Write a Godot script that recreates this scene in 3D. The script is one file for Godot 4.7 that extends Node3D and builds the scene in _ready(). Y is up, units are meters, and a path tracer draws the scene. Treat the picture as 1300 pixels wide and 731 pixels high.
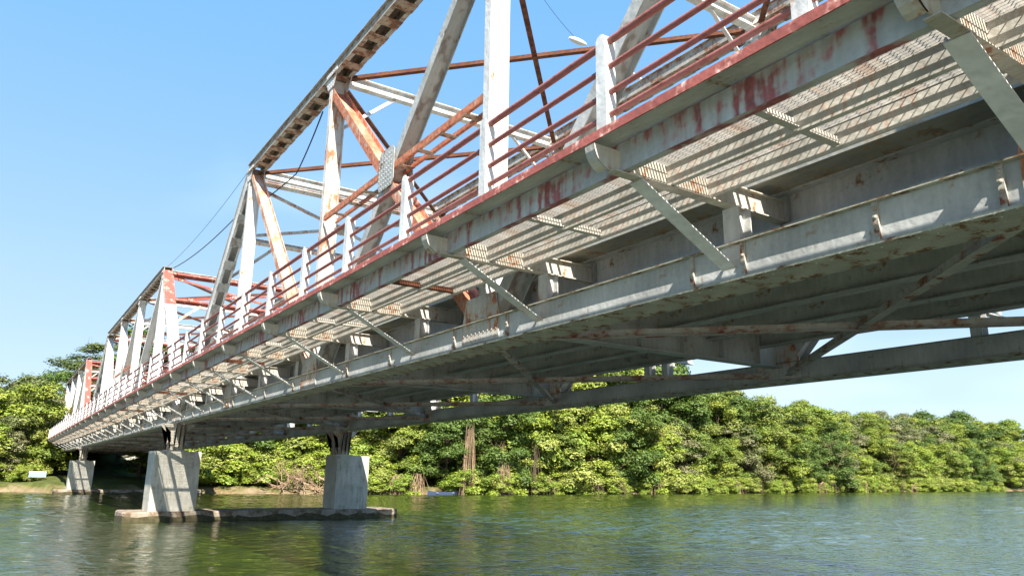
extends Node3D
# A row of old steel truss spans over a green river, seen from low over the water.
# Lengths along the bridge (s, away from the camera), across it (t, to the far side) and up (v) are in units of K metres; the camera is at s = t = v = 0.
const K := 0.8
const PANEL := 10.36
const SPAN := 53.0
const S_END := -7.8          # the end node of the first span behind the camera
const T_NEAR := 8.1
const T_FAR := 17.55
const V_LOW := 2.81
const V_TOP := 13.55
const WATER := -2.5

var org := Vector3.ZERO
var M := {}
var used := {}
var rng := RandomNumberGenerator.new()

# ---------------------------------------------------------------- mesh helper
class MB:
	var v := PackedVector3Array()
	var n := PackedVector3Array()
	var c := PackedColorArray()
	var i := PackedInt32Array()
	func quad(a: Vector3, b: Vector3, d: Vector3, e: Vector3, nn: Vector3) -> void:
		var k := v.size()
		v.append(a); v.append(b); v.append(d); v.append(e)
		for q in 4: n.append(nn)
		if (b - a).cross(d - a).dot(nn) < 0.0:
			i.append_array(PackedInt32Array([k, k + 1, k + 2, k, k + 2, k + 3]))
		else:
			i.append_array(PackedInt32Array([k, k + 2, k + 1, k, k + 3, k + 2]))
	# a box from a corner and three edges
	func box(o: Vector3, a: Vector3, b: Vector3, d: Vector3) -> void:
		var na := b.cross(d).normalized()
		if na.dot(a) < 0.0: na = -na
		var nb := a.cross(d).normalized()
		if nb.dot(b) < 0.0: nb = -nb
		var nd := a.cross(b).normalized()
		if nd.dot(d) < 0.0: nd = -nd
		quad(o, o + b, o + b + d, o + d, -na)
		quad(o + a, o + a + b, o + a + b + d, o + a + d, na)
		quad(o, o + a, o + a + d, o + d, -nb)
		quad(o + b, o + b + a, o + b + a + d, o + b + d, nb)
		quad(o, o + a, o + a + b, o + b, -nd)
		quad(o + d, o + d + a, o + d + a + b, o + d + b, nd)
	# rectangles [x0, x1, y0, y1] in the frame (x, y) swept from a to b
	func sweep(a: Vector3, b: Vector3, x: Vector3, rects: Array) -> void:
		var d := b - a
		x = (x - d * (x.dot(d) / d.length_squared())).normalized()
		var y := d.cross(x).normalized()
		if y.y < -0.001: y = -y
		for r in rects:
			box(a + x * r[0] + y * r[2], d, x * (r[1] - r[0]), y * (r[3] - r[2]))
	func tube(a: Vector3, b: Vector3, r0: float, r1: float, sides := 8, caps := true) -> void:
		var d := (b - a).normalized()
		var x := d.cross(Vector3.UP if abs(d.y) < 0.9 else Vector3.RIGHT).normalized()
		var y := d.cross(x)
		var k := v.size()
		for q in sides:
			var an := TAU * q / sides
			var nn := x * cos(an) + y * sin(an)
			v.append(a + nn * r0); n.append(nn)
			v.append(b + nn * r1); n.append(nn)
		for q in sides:
			var p0 := k + 2 * q
			var p1 := k + 2 * ((q + 1) % sides)
			tri(p0, p0 + 1, p1 + 1)
			tri(p0, p1 + 1, p1)
		if caps:
			for e in 2:
				var k2 := v.size()
				var cc := a if e == 0 else b
				var nn := -d if e == 0 else d
				for q in sides:
					v.append(v[k + 2 * q + e]); n.append(nn)
				for q in range(1, sides - 1): tri(k2, k2 + q, k2 + q + 1)
	func tri(a: int, b: int, d: int) -> void:
		var nn := n[a] + n[b] + n[d]
		if (v[b] - v[a]).cross(v[d] - v[a]).dot(nn) < 0.0:
			i.append(a); i.append(b); i.append(d)
		else:
			i.append(a); i.append(d); i.append(b)
	# a convex outline (points in order) of thickness along w
	func prism(pts: Array, w: Vector3) -> void:
		var mid := Vector3.ZERO
		for p in pts: mid += p / pts.size()
		var wn := w.normalized()
		for e in 2:
			var k := v.size()
			for p in pts:
				v.append(p + w * e); n.append(wn * (1 if e else -1))
			for q in range(1, pts.size() - 1): tri(k, k + q, k + q + 1)
		for q in pts.size():
			var a: Vector3 = pts[q]
			var b: Vector3 = pts[(q + 1) % pts.size()]
			var nn := (b - a).cross(w).normalized()
			if nn.dot((a + b) / 2 - mid) < 0.0: nn = -nn
			quad(a, b, b + w, a + w, nn)
	# a domed rivet head
	func rivet(p: Vector3, w: Vector3, r: float) -> void:
		var x := w.cross(Vector3.UP if abs(w.y) < 0.9 else Vector3.RIGHT).normalized()
		var y := w.cross(x)
		var k := v.size()
		for q in 6:
			var o := x * cos(TAU * q / 6) + y * sin(TAU * q / 6)
			v.append(p + o * r); n.append((o + w * 0.3).normalized())
		for q in 6:
			var o := x * cos(TAU * q / 6) + y * sin(TAU * q / 6)
			v.append(p + o * r * 0.55 + w * r * 0.6); n.append((o * 0.6 + w).normalized())
		for q in 6:
			var r1 := (q + 1) % 6
			tri(k + q, k + r1, k + 6 + r1)
			tri(k + q, k + 6 + r1, k + 6 + q)
		for q in range(1, 5): tri(k + 6, k + 6 + q, k + 7 + q)
	func mesh() -> ArrayMesh:
		var a := []
		a.resize(Mesh.ARRAY_MAX)
		a[Mesh.ARRAY_VERTEX] = v
		a[Mesh.ARRAY_NORMAL] = n
		if c.size() == v.size() and c.size() > 0: a[Mesh.ARRAY_COLOR] = c
		a[Mesh.ARRAY_INDEX] = i
		var m := ArrayMesh.new()
		m.add_surface_from_arrays(Mesh.PRIMITIVE_TRIANGLES, a)
		return m

func W(s: float, t: float, v: float) -> Vector3:   # in the world
	return Vector3(t * K, (v - WATER) * K, -s * K)
func P(s: float, t: float, v: float) -> Vector3:   # relative to the thing being built
	return W(s, t, v) - org
func numbered(called: String) -> String:
	used[called] = used.get(called, -1) + 1
	return called if used[called] == 0 else "%s_%03d" % [called, used[called]]
func thing(called: String, at: Vector3, label: String, category: String, group := "") -> Node3D:
	var o := Node3D.new()
	o.name = numbered(called)
	add_child(o)
	o.position = at
	org = at
	tag(o, label, category, group)
	return o
func tag(o: Node, label: String, category: String, group := "") -> void:
	o.set_meta("label", label)
	o.set_meta("category", category)
	if group != "": o.set_meta("group", group)
func part(called: String, m, mat: Material, parent: Node, at := Vector3.ZERO) -> MeshInstance3D:
	var o := MeshInstance3D.new()
	o.name = called
	o.mesh = m.mesh() if m is MB else m
	o.material_override = mat
	parent.add_child(o, true)
	o.position = at
	return o
func structure(called: String, m, mat: Material) -> MeshInstance3D:
	var o := part(called, m, mat, self)
	o.set_meta("kind", "structure")
	return o

# ---------------------------------------------------------------- materials
func noise(seed_: int, freq: float, oct := 4, type := FastNoiseLite.TYPE_SIMPLEX_SMOOTH) -> FastNoiseLite:
	var f := FastNoiseLite.new()
	f.seed = seed_; f.frequency = freq; f.fractal_octaves = oct; f.noise_type = type
	return f
func tile(seed_: int, freq: float, oct: int, w: int, h: int) -> Image:
	var im := noise(seed_, freq, oct).get_seamless_image(w, h)
	im.convert(Image.FORMAT_L8)
	return im
func sm(a: float, b: float, x: float) -> float:
	var q := clampf((x - a) / (b - a), 0.0, 1.0)
	return q * q * (3.0 - 2.0 * q)
# paint over steel: base colour, the under-layer where it peels, how much has peeled, the streaks run down
func paint(seed_: int, base: Color, under: Color, peel: float, streak: float, rough := 0.62, scale := 0.36, soft := 0.05) -> StandardMaterial3D:
	var N := 384
	var a := tile(seed_, 0.008, 5, N, N).get_data()
	var b := tile(seed_ + 1, 0.045, 4, N, N).get_data()
	var sk := tile(seed_ + 2, 0.05, 3, N, 64)
	sk.resize(N, N, Image.INTERPOLATE_CUBIC)
	var d := sk.get_data()
	var e := tile(seed_ + 3, 0.004, 2, N, N).get_data()
	var im := Image.create(N, N, false, Image.FORMAT_RGB8)
	var th := 1.0 - peel
	var px := PackedByteArray()
	px.resize(N * N * 3)
	for q in N * N:
		var n1 := a[q] / 255.0
		var n2 := b[q] / 255.0
		var n3 := d[q] / 255.0
		var m := lerpf(n1 * 0.66 + n2 * 0.34, n3, streak * 0.6)
		var k := sm(th - soft, th + soft, m)
		var ring := sm(th - 0.16, th, m) * (1.0 - k)
		var w := 1.0 - 0.14 * (e[q] / 255.0) - 0.12 * absf(n2 - 0.5) - 0.10 * n3
		var col := base * w
		var stain := Color(under.r * 1.25, under.g * 1.3, under.b * 1.2)
		col = col.lerp(stain, ring * 0.35)
		col = col.lerp(under * (0.72 + 0.55 * n2), k)
		px[q * 3] = clampi(int(col.r * 255.0), 0, 255)
		px[q * 3 + 1] = clampi(int(col.g * 255.0), 0, 255)
		px[q * 3 + 2] = clampi(int(col.b * 255.0), 0, 255)
	im.set_data(N, N, false, Image.FORMAT_RGB8, px)
	var m := StandardMaterial3D.new()
	m.albedo_texture = ImageTexture.create_from_image(im)
	m.uv1_triplanar = true
	m.uv1_world_triplanar = true
	m.uv1_triplanar_sharpness = 8.0
	m.uv1_scale = Vector3(scale, scale, scale)
	m.roughness = rough
	m.metallic_specular = 0.35
	m.normal_enabled = true
	m.normal_texture = M["bump"]
	m.normal_scale = 0.35
	return m
func plain(col: Color, rough := 0.8) -> StandardMaterial3D:
	var m := StandardMaterial3D.new()
	m.albedo_color = col
	m.roughness = rough
	return m
func make_materials() -> void:
	var bi := tile(900, 0.03, 5, 512, 512)
	bi.bump_map_to_normal_map(3.0)
	M["bump"] = ImageTexture.create_from_image(bi)
	M["white"] = paint(1, Color(0.91, 0.905, 0.89), Color(0.56, 0.37, 0.27), 0.24, 0.25)
	M["post"] = paint(11, Color(0.92, 0.915, 0.90), Color(0.60, 0.42, 0.33), 0.19, 0.2, 0.55, 0.5)
	M["orange"] = paint(21, Color(0.82, 0.74, 0.68), Color(0.71, 0.44, 0.33), 0.62, 0.35, 0.85, 0.4, 0.10)
	M["patchy"] = paint(26, Color(0.89, 0.875, 0.85), Color(0.64, 0.42, 0.31), 0.37, 0.5, 0.8, 0.4, 0.07)
	M["streaked"] = paint(28, Color(0.89, 0.86, 0.82), Color(0.74, 0.47, 0.35), 0.49, 0.55, 0.8, 0.45, 0.06)
	M["brown"] = paint(31, Color(0.72, 0.66, 0.60), Color(0.46, 0.33, 0.27), 0.48, 0.1, 0.9, 0.7, 0.08)
	M["grey"] = paint(41, Color(0.76, 0.76, 0.74), Color(0.36, 0.26, 0.21), 0.27, 0.15)
	M["chord_top"] = paint(36, Color(0.76, 0.74, 0.70), Color(0.50, 0.36, 0.29), 0.36, 0.2, 0.85, 0.5, 0.08)
	M["chord"] = paint(46, Color(0.82, 0.825, 0.815), Color(0.46, 0.35, 0.28), 0.20, 0.1, 0.6, 0.5)
	M["fascia"] = paint(51, Color(0.83, 0.835, 0.83), Color(0.60, 0.36, 0.36), 0.46, 0.6, 0.65, 0.36, 0.07)
	M["edge"] = paint(61, Color(0.76, 0.43, 0.39), Color(0.84, 0.66, 0.62), 0.30, 0.2, 0.75, 0.7)
	M["rail"] = paint(66, Color(0.70, 0.44, 0.41), Color(0.52, 0.31, 0.28), 0.34, 0.0, 0.6, 0.9)
	M["cream"] = paint(71, Color(0.87, 0.85, 0.81), Color(0.70, 0.52, 0.46), 0.22, 0.2, 0.7, 0.6, 0.08)
	M["bracket"] = paint(76, Color(0.84, 0.81, 0.75), Color(0.52, 0.36, 0.27), 0.27, 0.2, 0.75, 0.6)
	M["under"] = paint(81, Color(0.79, 0.79, 0.76), Color(0.46, 0.36, 0.28), 0.21, 0.05, 0.6, 0.5)
	M["lower"] = paint(84, Color(0.76, 0.76, 0.70), Color(0.44, 0.34, 0.26), 0.33, 0.0, 0.85, 0.9)
	M["deck"] = paint(86, Color(0.72, 0.71, 0.67), Color(0.58, 0.51, 0.43), 0.35, 0.0, 0.9, 0.4)
	M["lateral"] = paint(91, Color(0.78, 0.77, 0.73), Color(0.47, 0.29, 0.22), 0.38, 0.0, 0.85, 0.6)
	M["redpost"] = paint(96, Color(0.72, 0.38, 0.33), Color(0.82, 0.70, 0.65), 0.34, 0.3, 0.8, 0.5)
	M["rusty"] = paint(101, Color(0.50, 0.32, 0.24), Color(0.33, 0.21, 0.16), 0.5, 0.2, 0.9, 1.0)
	M["grating"] = paint(106, Color(0.89, 0.865, 0.83), Color(0.66, 0.53, 0.46), 0.24, 0.0, 0.55, 0.8, 0.1)
	M["concrete"] = paint(111, Color(0.82, 0.80, 0.75), Color(0.62, 0.60, 0.55), 0.40, 0.6, 0.9, 0.3, 0.18)
	M["plinth"] = paint(116, Color(0.70, 0.64, 0.57), Color(0.40, 0.33, 0.27), 0.45, 0.3, 0.9, 0.5, 0.12)
	M["algae"] = paint(118, Color(0.40, 0.36, 0.27), Color(0.26, 0.24, 0.16), 0.5, 0.4, 0.7, 1.2, 0.1)
	M["shore"] = paint(121, Color(0.98, 0.97, 0.95), Color(0.72, 0.70, 0.62), 0.50, 0.0, 0.95, 0.16, 0.15)
	M["shore"].vertex_color_use_as_albedo = true
	M["bark"] = paint(126, Color(0.48, 0.41, 0.34), Color(0.32, 0.26, 0.21), 0.5, 0.4, 0.95, 0.8, 0.15)
	M["dry"] = paint(131, Color(0.70, 0.60, 0.49), Color(0.52, 0.41, 0.32), 0.45, 0.3, 0.95, 1.0, 0.15)
	M["cable"] = plain(Color(0.12, 0.13, 0.15), 0.6)
	M["lamp"] = plain(Color(0.82, 0.82, 0.80), 0.5)
	M["blue"] = plain(Color(0.24, 0.29, 0.40), 0.6)
	M["pale_blue"] = plain(Color(0.44, 0.51, 0.60), 0.6)
	var lf := StandardMaterial3D.new()
	lf.vertex_color_use_as_albedo = true
	lf.roughness = 0.55
	lf.metallic_specular = 0.4
	lf.cull_mode = BaseMaterial3D.CULL_DISABLED
	lf.backlight_enabled = true
	lf.backlight = Color(0.42, 0.52, 0.14)
	M["leaf"] = lf
	var wn := noise(700, 0.02, 5)
	var wi := wn.get_seamless_image(1024, 1024)
	wi.bump_map_to_normal_map(6.0)
	var wm := StandardMaterial3D.new()
	wm.albedo_color = Color(0.16, 0.215, 0.07)
	wm.roughness = 0.03
	wm.metallic_specular = 1.0
	wm.normal_enabled = true
	wm.normal_texture = ImageTexture.create_from_image(wi)
	wm.normal_scale = 0.55
	wm.uv1_triplanar = true
	wm.uv1_world_triplanar = true
	wm.uv1_scale = Vector3(0.11, 0.11, 0.16)
	M["water"] = wm

# ---------------------------------------------------------------- the bridge
func h_section(a: Vector3, b: Vector3, depth: float, wide: float) -> MB:
	var m := MB.new()
	var h := depth / 2
	m.sweep(a, b, Vector3.RIGHT, [[-h, -h + 0.018, -wide / 2, wide / 2], [h - 0.018, h, -wide / 2, wide / 2], [-h + 0.018, h - 0.018, -0.008, 0.008]])
	return m
func i_section(a: Vector3, b: Vector3, side: Vector3, deep: float, wide: float) -> MB:
	var m := MB.new()
	m.sweep(a, b, side, [[-wide / 2, wide / 2, 0, 0.022], [-wide / 2, wide / 2, deep - 0.022, deep], [-0.009, 0.009, 0.022, deep - 0.022]])
	return m
func node_s(k: int) -> float:
	return S_END + PANEL * k

func truss(span: Node3D, t: float) -> void:
	var near := t < 12.0
	var x := Vector3.RIGHT
	var half := 0.21             # half of a member's depth across, metres
	var out := -1.0 if near else 1.0
	# bottom chord: two channels back to back with tie plates below
	var a := P(node_s(0) - 0.3, t, V_LOW)
	var b := P(node_s(5) + 0.3, t, V_LOW)
	var m := MB.new()
	var fm := MB.new()
	for e in [-1, 1]:
		var w0: float = e * (half - 0.014) if e > 0 else -half
		m.sweep(a, b, x, [[w0, w0 + 0.014, -0.19, 0.19]])
		var f0: float = half if e > 0 else -half - 0.075
		fm.sweep(a, b, x, [[f0, f0 + 0.075, -0.205, -0.190], [f0, f0 + 0.075, 0.185, 0.198]])
	var chord := part("bottom_chord", m, M["chord"], span)
	part("flange", fm, M["lower"], chord)
	m = MB.new()
	m.sweep(a, b, x, [[-half - 0.08, half + 0.08, -0.219, -0.206]])
	for k in 250:
		var rs := node_s(0) + k * PANEL * 5 / 250.0
		m.rivet(P(rs, t, V_LOW) + Vector3(-half - 0.07, -0.219, 0), Vector3(0, -1, 0), 0.015)
		m.rivet(P(rs, t, V_LOW) + Vector3(-half + 0.05, -0.219, 0), Vector3(0, -1, 0), 0.015)
	part("cover_plate", m, M["lower"], chord)
	if near:
		m = MB.new()
		var y0 := P(0, t, V_LOW)
		m.box(y0 + Vector3(-half - 0.035, -0.185, -0.025), Vector3(0.034, 0, 0), Vector3(0, 0.37, 0), Vector3(0, 0, 0.05))
		for e in 4: m.rivet(y0 + Vector3(-half - 0.035, -0.13 + e * 0.085, 0.0), Vector3(-1, 0, 0), 0.022)
		var strap := m.mesh()
		for s in [-5.6, -1.1, 3.1, 4.4, 6.25, 7.15, 11.9, 13.95, 17.2, 20.0, 24.7, 27.9, 32.4, 36.4, 40.1]:
			part("strap", strap, M["lateral"], chord, Vector3(0, 0, -s * K))
	# top chord: cover plate, two side channels, battens below
	a = P(node_s(1) - 0.25, t, V_TOP)
	b = P(node_s(4) + 0.25, t, V_TOP)
	m = MB.new()
	m.sweep(a, b, x, [[-half - 0.06, half + 0.06, 0.185, 0.20], [-half, -half + 0.016, -0.12, 0.185], [half - 0.016, half, -0.12, 0.185], [-half - 0.05, -half + 0.07, -0.135, -0.12], [half - 0.07, half + 0.05, -0.135, -0.12]])
	var top := part("top_chord", m, M["chord_top"], span)
	m = MB.new()
	m.box(P(0, t, V_TOP) + Vector3(-half - 0.055, -0.149, -0.19), Vector3(2 * half + 0.11, 0, 0), Vector3(0, 0.012, 0), Vector3(0, 0, 0.38))
	var batten := m.mesh()
	for k in 31:
		part("batten", batten, M["brown"], top, Vector3(0, 0, -(node_s(1) + 0.2 + k * 1.02) * K))
	# rivets along the chord's lower edge
	m = MB.new()
	for k in 150: m.rivet(P(node_s(1) + 0.2 + k * 0.205, t, V_TOP) + Vector3(-half - 0.02, -0.135, 0), Vector3(0, -1, 0), 0.014)
	part("rivets", m, M["grey"], top).set_meta("kind", "stuff")
	# inclined end posts
	for e in 2:
		var kb := 0 if e == 0 else 5
		var kt := 1 if e == 0 else 4
		a = P(node_s(kb), t, V_LOW + 0.1)
		b = P(node_s(kt), t, V_TOP - 0.15)
		m = MB.new()
		m.sweep(a, b, x, [[-half - 0.05, half + 0.05, 0.185, 0.20], [-half, -half + 0.016, -0.18, 0.185], [half - 0.016, half, -0.18, 0.185], [-half - 0.0, -half + 0.09, -0.195, -0.18], [half - 0.09, half, -0.195, -0.18]])
		var post := part("end_post", m, M["white"], span)
		var d := b - a
		var dn := d.normalized()
		var y := d.cross(x).normalized()
		if y.y < 0: y = -y
		m = MB.new()
		for k in 11:
			var c := a + d * ((k + 0.6) / 11.4)
			var bm := MB.new()
			bm.box(c - dn * 0.2 - x * (half + 0.01) - y * 0.209, dn * 0.4, x * (2 * half + 0.02), y * 0.012)
			part("batten", bm, M["grey"], post)
		for k in 75:
			var c := a + d * ((k + 0.5) / 75.0)
			m.rivet(c - x * half - y * 0.13, -x, 0.016)
			m.rivet(c - x * (half - 0.045) - y * 0.195, -y, 0.016)
			m.rivet(c + x * (half - 0.045) - y * 0.195, -y, 0.016)
		part("rivets", m, M["white"], post).set_meta("kind", "stuff")
	# verticals and diagonals
	for k in range(1, 5):
		part("vertical", h_section(P(node_s(k), t, V_LOW + 0.24), P(node_s(k), t, V_TOP - 0.24), 2 * half - 0.01, 0.20), M["white"] if k != 3 else M["patchy"], span)
	part("diagonal", h_section(P(node_s(3) + 0.35, t, V_TOP - 0.36), P(node_s(2) + 0.2, t, V_LOW + 0.2), 2 * half - 0.03, 0.24), M["orange"], span)
	part("diagonal", h_section(P(node_s(3) - 0.2, t, V_LOW + 0.2), P(node_s(2) - 0.2, t, V_TOP - 0.2), 2 * half - 0.06, 0.24), M["grey"], span)
	part("diagonal", h_section(P(node_s(1) + 0.2, t, V_TOP - 0.2), P(node_s(2) - 0.2, t, V_LOW + 0.2), 2 * half - 0.04, 0.24), M["grey"], span)
	part("diagonal", h_section(P(node_s(4) - 0.2, t, V_TOP - 0.3), P(node_s(3) + 0.2, t, V_LOW + 0.2), 2 * half - 0.04, 0.20), M["streaked"], span)
	# strut at half height through the crossing
	var vm := (V_LOW + V_TOP) / 2
	m = MB.new()
	m.sweep(P(node_s(2) + 0.14, t, vm), P(node_s(3) - 0.14, t, vm), x, [[-half + 0.02, -half + 0.03, -0.07, 0.07], [-half + 0.03, -half + 0.09, -0.07, -0.06], [half - 0.03, half - 0.02, -0.07, 0.07], [half - 0.09, half - 0.03, -0.07, -0.06]])
	var mid := part("middle_strut", m, M["orange"], span)
	for k in 8:
		var lm := MB.new()
		lm.box(P(node_s(2) + 1.0 + k * 1.18, t, vm) + Vector3(-half + 0.02, -0.08, -0.09), Vector3(2 * half - 0.04, 0, 0), Vector3(0, 0.01, 0), Vector3(0, 0, 0.18))
		part("batten", lm, M["brown"], mid)
	# gusset plates on both faces
	for e in [-1, 1]:
		var gx: float = t * K - org.x + e * half + (0.0 if e > 0 else -0.015)
		for k in 6:
			var ws := 0.70 if k > 1 else 0.36
			gusset(span, node_s(k), gx, e, [[-ws, V_LOW - 0.18], [ws, V_LOW - 0.18], [ws, V_LOW + 0.3], [ws * 0.8, V_LOW + 0.78], [-ws * 0.8, V_LOW + 0.78], [-ws, V_LOW + 0.3]], near and e < 0, M["patchy"])
		for k in range(1, 5):
			gusset(span, node_s(k), gx, e, [[-0.5, V_TOP + 0.1], [0.5, V_TOP + 0.1], [0.5, V_TOP - 0.2], [0.25, V_TOP - 0.6], [-0.25, V_TOP - 0.6], [-0.5, V_TOP - 0.2]], near and e < 0, M["white"])
		gusset(span, (node_s(2) + node_s(3)) / 2, gx + e * 0.01, e, [[-0.50, vm + 0.42], [-0.38, vm + 0.58], [0.38, vm + 0.58], [0.50, vm + 0.42], [0.50, vm - 0.42], [0.38, vm - 0.58], [-0.38, vm - 0.58], [-0.50, vm - 0.42]], near and e < 0, M["grey"])

func gusset(span: Node3D, s: float, gx: float, e: int, pts: Array, rivets: bool, mat: Material) -> void:
	var m := MB.new()
	var ps := []
	for p in pts:
		var q := P(s + p[0], 0, p[1])
		ps.append(Vector3(gx, q.y, q.z))
	m.prism(ps, Vector3(0.015, 0, 0))
	var g := part("gusset_plate", m, mat, span)
	if rivets:
		m = MB.new()
		var poly := PackedVector2Array()
		for p in ps: poly.append(Vector2(p.z, p.y))
		var lo := poly[0]; var hi := poly[0]
		for p in poly: lo = lo.min(p); hi = hi.max(p)
		var small := Geometry2D.offset_polygon(poly, -0.04)
		if small.size() > 0:
			var z := lo.x + 0.05
			var row := 0
			while z < hi.x:
				var y := lo.y + 0.05
				while y < hi.y:
					if Geometry2D.is_point_in_polygon(Vector2(z, y), small[0]):
						m.rivet(Vector3(gx, y, z), Vector3(-1, 0, 0), 0.02)
					y += 0.105
				z += 0.125
				row += 1
			part("rivets", m, mat, g).set_meta("kind", "stuff")

func angle_bar(a: Vector3, b: Vector3, side: Vector3, leg: float) -> MB:
	var m := MB.new()
	m.sweep(a, b, side, [[-leg / 2, leg / 2, 0.0, 0.012], [-0.006, 0.006, 0.012, leg]])
	return m

func bracing(span: Node3D) -> void:
	var t0 := T_NEAR + 0.28
	var t1 := T_FAR - 0.28
	var z := Vector3(0, 0, 1)
	# lateral bracing in the plane of the bottom and of the top chords
	for k in 5:
		var a := angle_bar(P(node_s(k) + 0.3, t0, V_LOW - 0.12), P(node_s(k + 1) - 0.3, t1, V_LOW - 0.12), z, 0.13)
		part("lateral_brace", a, M["lateral"], span)
		a = angle_bar(P(node_s(k + 1) - 0.3, t0, V_LOW - 0.145), P(node_s(k) + 0.3, t1, V_LOW - 0.145), z, 0.13)
		part("lateral_brace", a, M["lateral"], span)
	for k in range(1, 4):
		part("top_lateral_brace", angle_bar(P(node_s(k) + 0.3, t0, V_TOP - 0.22), P(node_s(k + 1) - 0.3, t1, V_TOP - 0.22), z, 0.14), M["rusty"], span)
		part("top_lateral_brace", angle_bar(P(node_s(k + 1) - 0.3, t0, V_TOP - 0.245), P(node_s(k) + 0.3, t1, V_TOP - 0.245), z, 0.14), M["rusty"], span)
	# cross struts with knee braces over the inner panel points
	for k in range(1, 5):
		part("cross_strut", i_section(P(node_s(k), t0, V_TOP - 0.3), P(node_s(k), t1, V_TOP - 0.3), z, 0.30, 0.22), M["white"], span)
		if k == 2 or k == 3:
			for e in 2:
				var tt := t0 if e == 0 else t1
				var g := 1.0 if e == 0 else -1.0
				part("knee_brace", angle_bar(P(node_s(k), tt, V_TOP - 2.0), P(node_s(k), tt + g * 1.9, V_TOP - 0.32), z, 0.10), M["white"], span)
	# portals between the end posts
	for e in 2:
		var kb := 0 if e == 0 else 5
		var kt := 1 if e == 0 else 4
		var f := func(u: float, t: float) -> Vector3:
			return P(lerpf(node_s(kt), node_s(kb), u), t, lerpf(V_TOP, V_LOW, u))
		var mat: Material = M["patchy"]
		for u in [0.04, 0.25]:
			part("portal_strut", i_section(f.call(u, t0), f.call(u, t1), (f.call(1.0, t0) - f.call(0.0, t0)).normalized(), 0.24, 0.16), mat, span)
		var tm := (t0 + t1) / 2
		for q in [[t0, 0.06, tm, 0.145], [tm, 0.145, t1, 0.24], [t0, 0.24, tm, 0.15], [tm, 0.15, t1, 0.06]]:
			part("portal_brace", angle_bar(f.call(q[1], q[0]), f.call(q[3], q[2]), z, 0.12), mat, span)
		var gm := MB.new()
		var c: Vector3 = f.call(0.147, tm)
		var al: Vector3 = (f.call(1.0, t0) - f.call(0.0, t0)).normalized()
		var nn := al.cross(Vector3.RIGHT).normalized()
		gm.box(c - Vector3(0.45, 0, 0) - al * 0.22 - nn * 0.03, Vector3(0.9, 0, 0), al * 0.44, nn * 0.014)
		for q in 18: gm.rivet(c + Vector3(-0.38 + 0.095 * (q % 9), 0, 0) + al * (0.12 if q < 9 else -0.12) - nn * 0.03, -nn, 0.02)
		part("portal_gusset", gm, M["grey"], span)
		for q in [[t0, 1.0], [t1, -1.0]]:
			part("knee_brace", angle_bar(f.call(0.40, q[0]), f.call(0.26, q[0] + q[1] * 1.7), z, 0.12), mat, span)

func floor_system(span: Node3D) -> void:
	var x := Vector3.RIGHT
	for k in 6:
		var s := node_s(k) + (0.25 if k == 0 else (-0.25 if k == 5 else 0.0))
		var fb := part("floor_beam", i_section(P(s, T_NEAR + 0.27, 2.92), P(s, T_FAR - 0.27, 2.92), Vector3(0, 0, 1), 0.86, 0.30), M["under"], span)
		for q in 6:
			var fm := MB.new()
			fm.box(P(s, T_NEAR + 1.2 + q * 1.42, 2.95) + Vector3(0, 0, 0.01), Vector3(0.012, 0, 0), Vector3(0, 0.80, 0), Vector3(0, 0, 0.10))
			part("stiffener", fm, M["under"], fb)
	for t in [9.1, 11.0, 12.83, 14.65, 16.55]:
		part("stringer", i_section(P(node_s(0) - 0.5, t, 3.53 if t < 9.5 else 3.4), P(node_s(5) + 0.5, t, 3.53 if t < 9.5 else 3.4), x, 0.42 if t < 9.5 else 0.52, 0.26), M["chord"] if t < 9.5 else M["under"], span)
	var m := MB.new()
	var a := P(node_s(0) - 0.58, 8.42, 4.06)
	var b := P(node_s(5) + 0.58, 17.25, 4.30)
	m.box(a, Vector3(b.x - a.x, 0, 0), Vector3(0, b.y - a.y, 0), Vector3(0, 0, b.z - a.z))
	var slab := part("deck_slab", m, M["deck"], span)
	for t in [8.44, 17.0]:
		m = MB.new()
		var q := P(node_s(0) - 0.58, t, 4.304)
		m.box(q, Vector3(0.18, 0, 0), Vector3(0, 0.2, 0), Vector3(0, 0, b.z - a.z))
		part("kerb", m, M["concrete"], slab)
	# short posts on the far chord under the deck's far edge beam
	m = MB.new()
	m.sweep(P(0, T_FAR - 0.1, V_LOW + 0.25), P(0, T_FAR - 0.1, 3.62), x, [[-0.11, -0.098, -0.1, 0.1], [0.098, 0.11, -0.1, 0.1], [-0.098, 0.098, -0.006, 0.006]])
	var stub := m.mesh()
	m = i_section(P(0, 16.3, 3.62), P(0, 18.6, 3.62), Vector3(0, 0, 1), 0.27, 0.14)
	var arm := m.mesh()
	for s in [-6.3, -2.0, 7.8, 17.2, 18.0, 24.8, 29.2, 38.0, 42.3]:
		var o := part("stub_post", stub, M["white"], span, Vector3(0, 0, -s * K))
		part("outrigger", arm, M["under"], o)

const BRACKETS := [-6.6, -2.3, 2.58, 6.45, 10.8, 15.85, 20.2, 24.6, 28.95, 33.3, 37.65, 42.0]
const POST_STEP := 2.7895
const POST0 := 3.62 - 4 * POST_STEP    # -7.54

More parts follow.
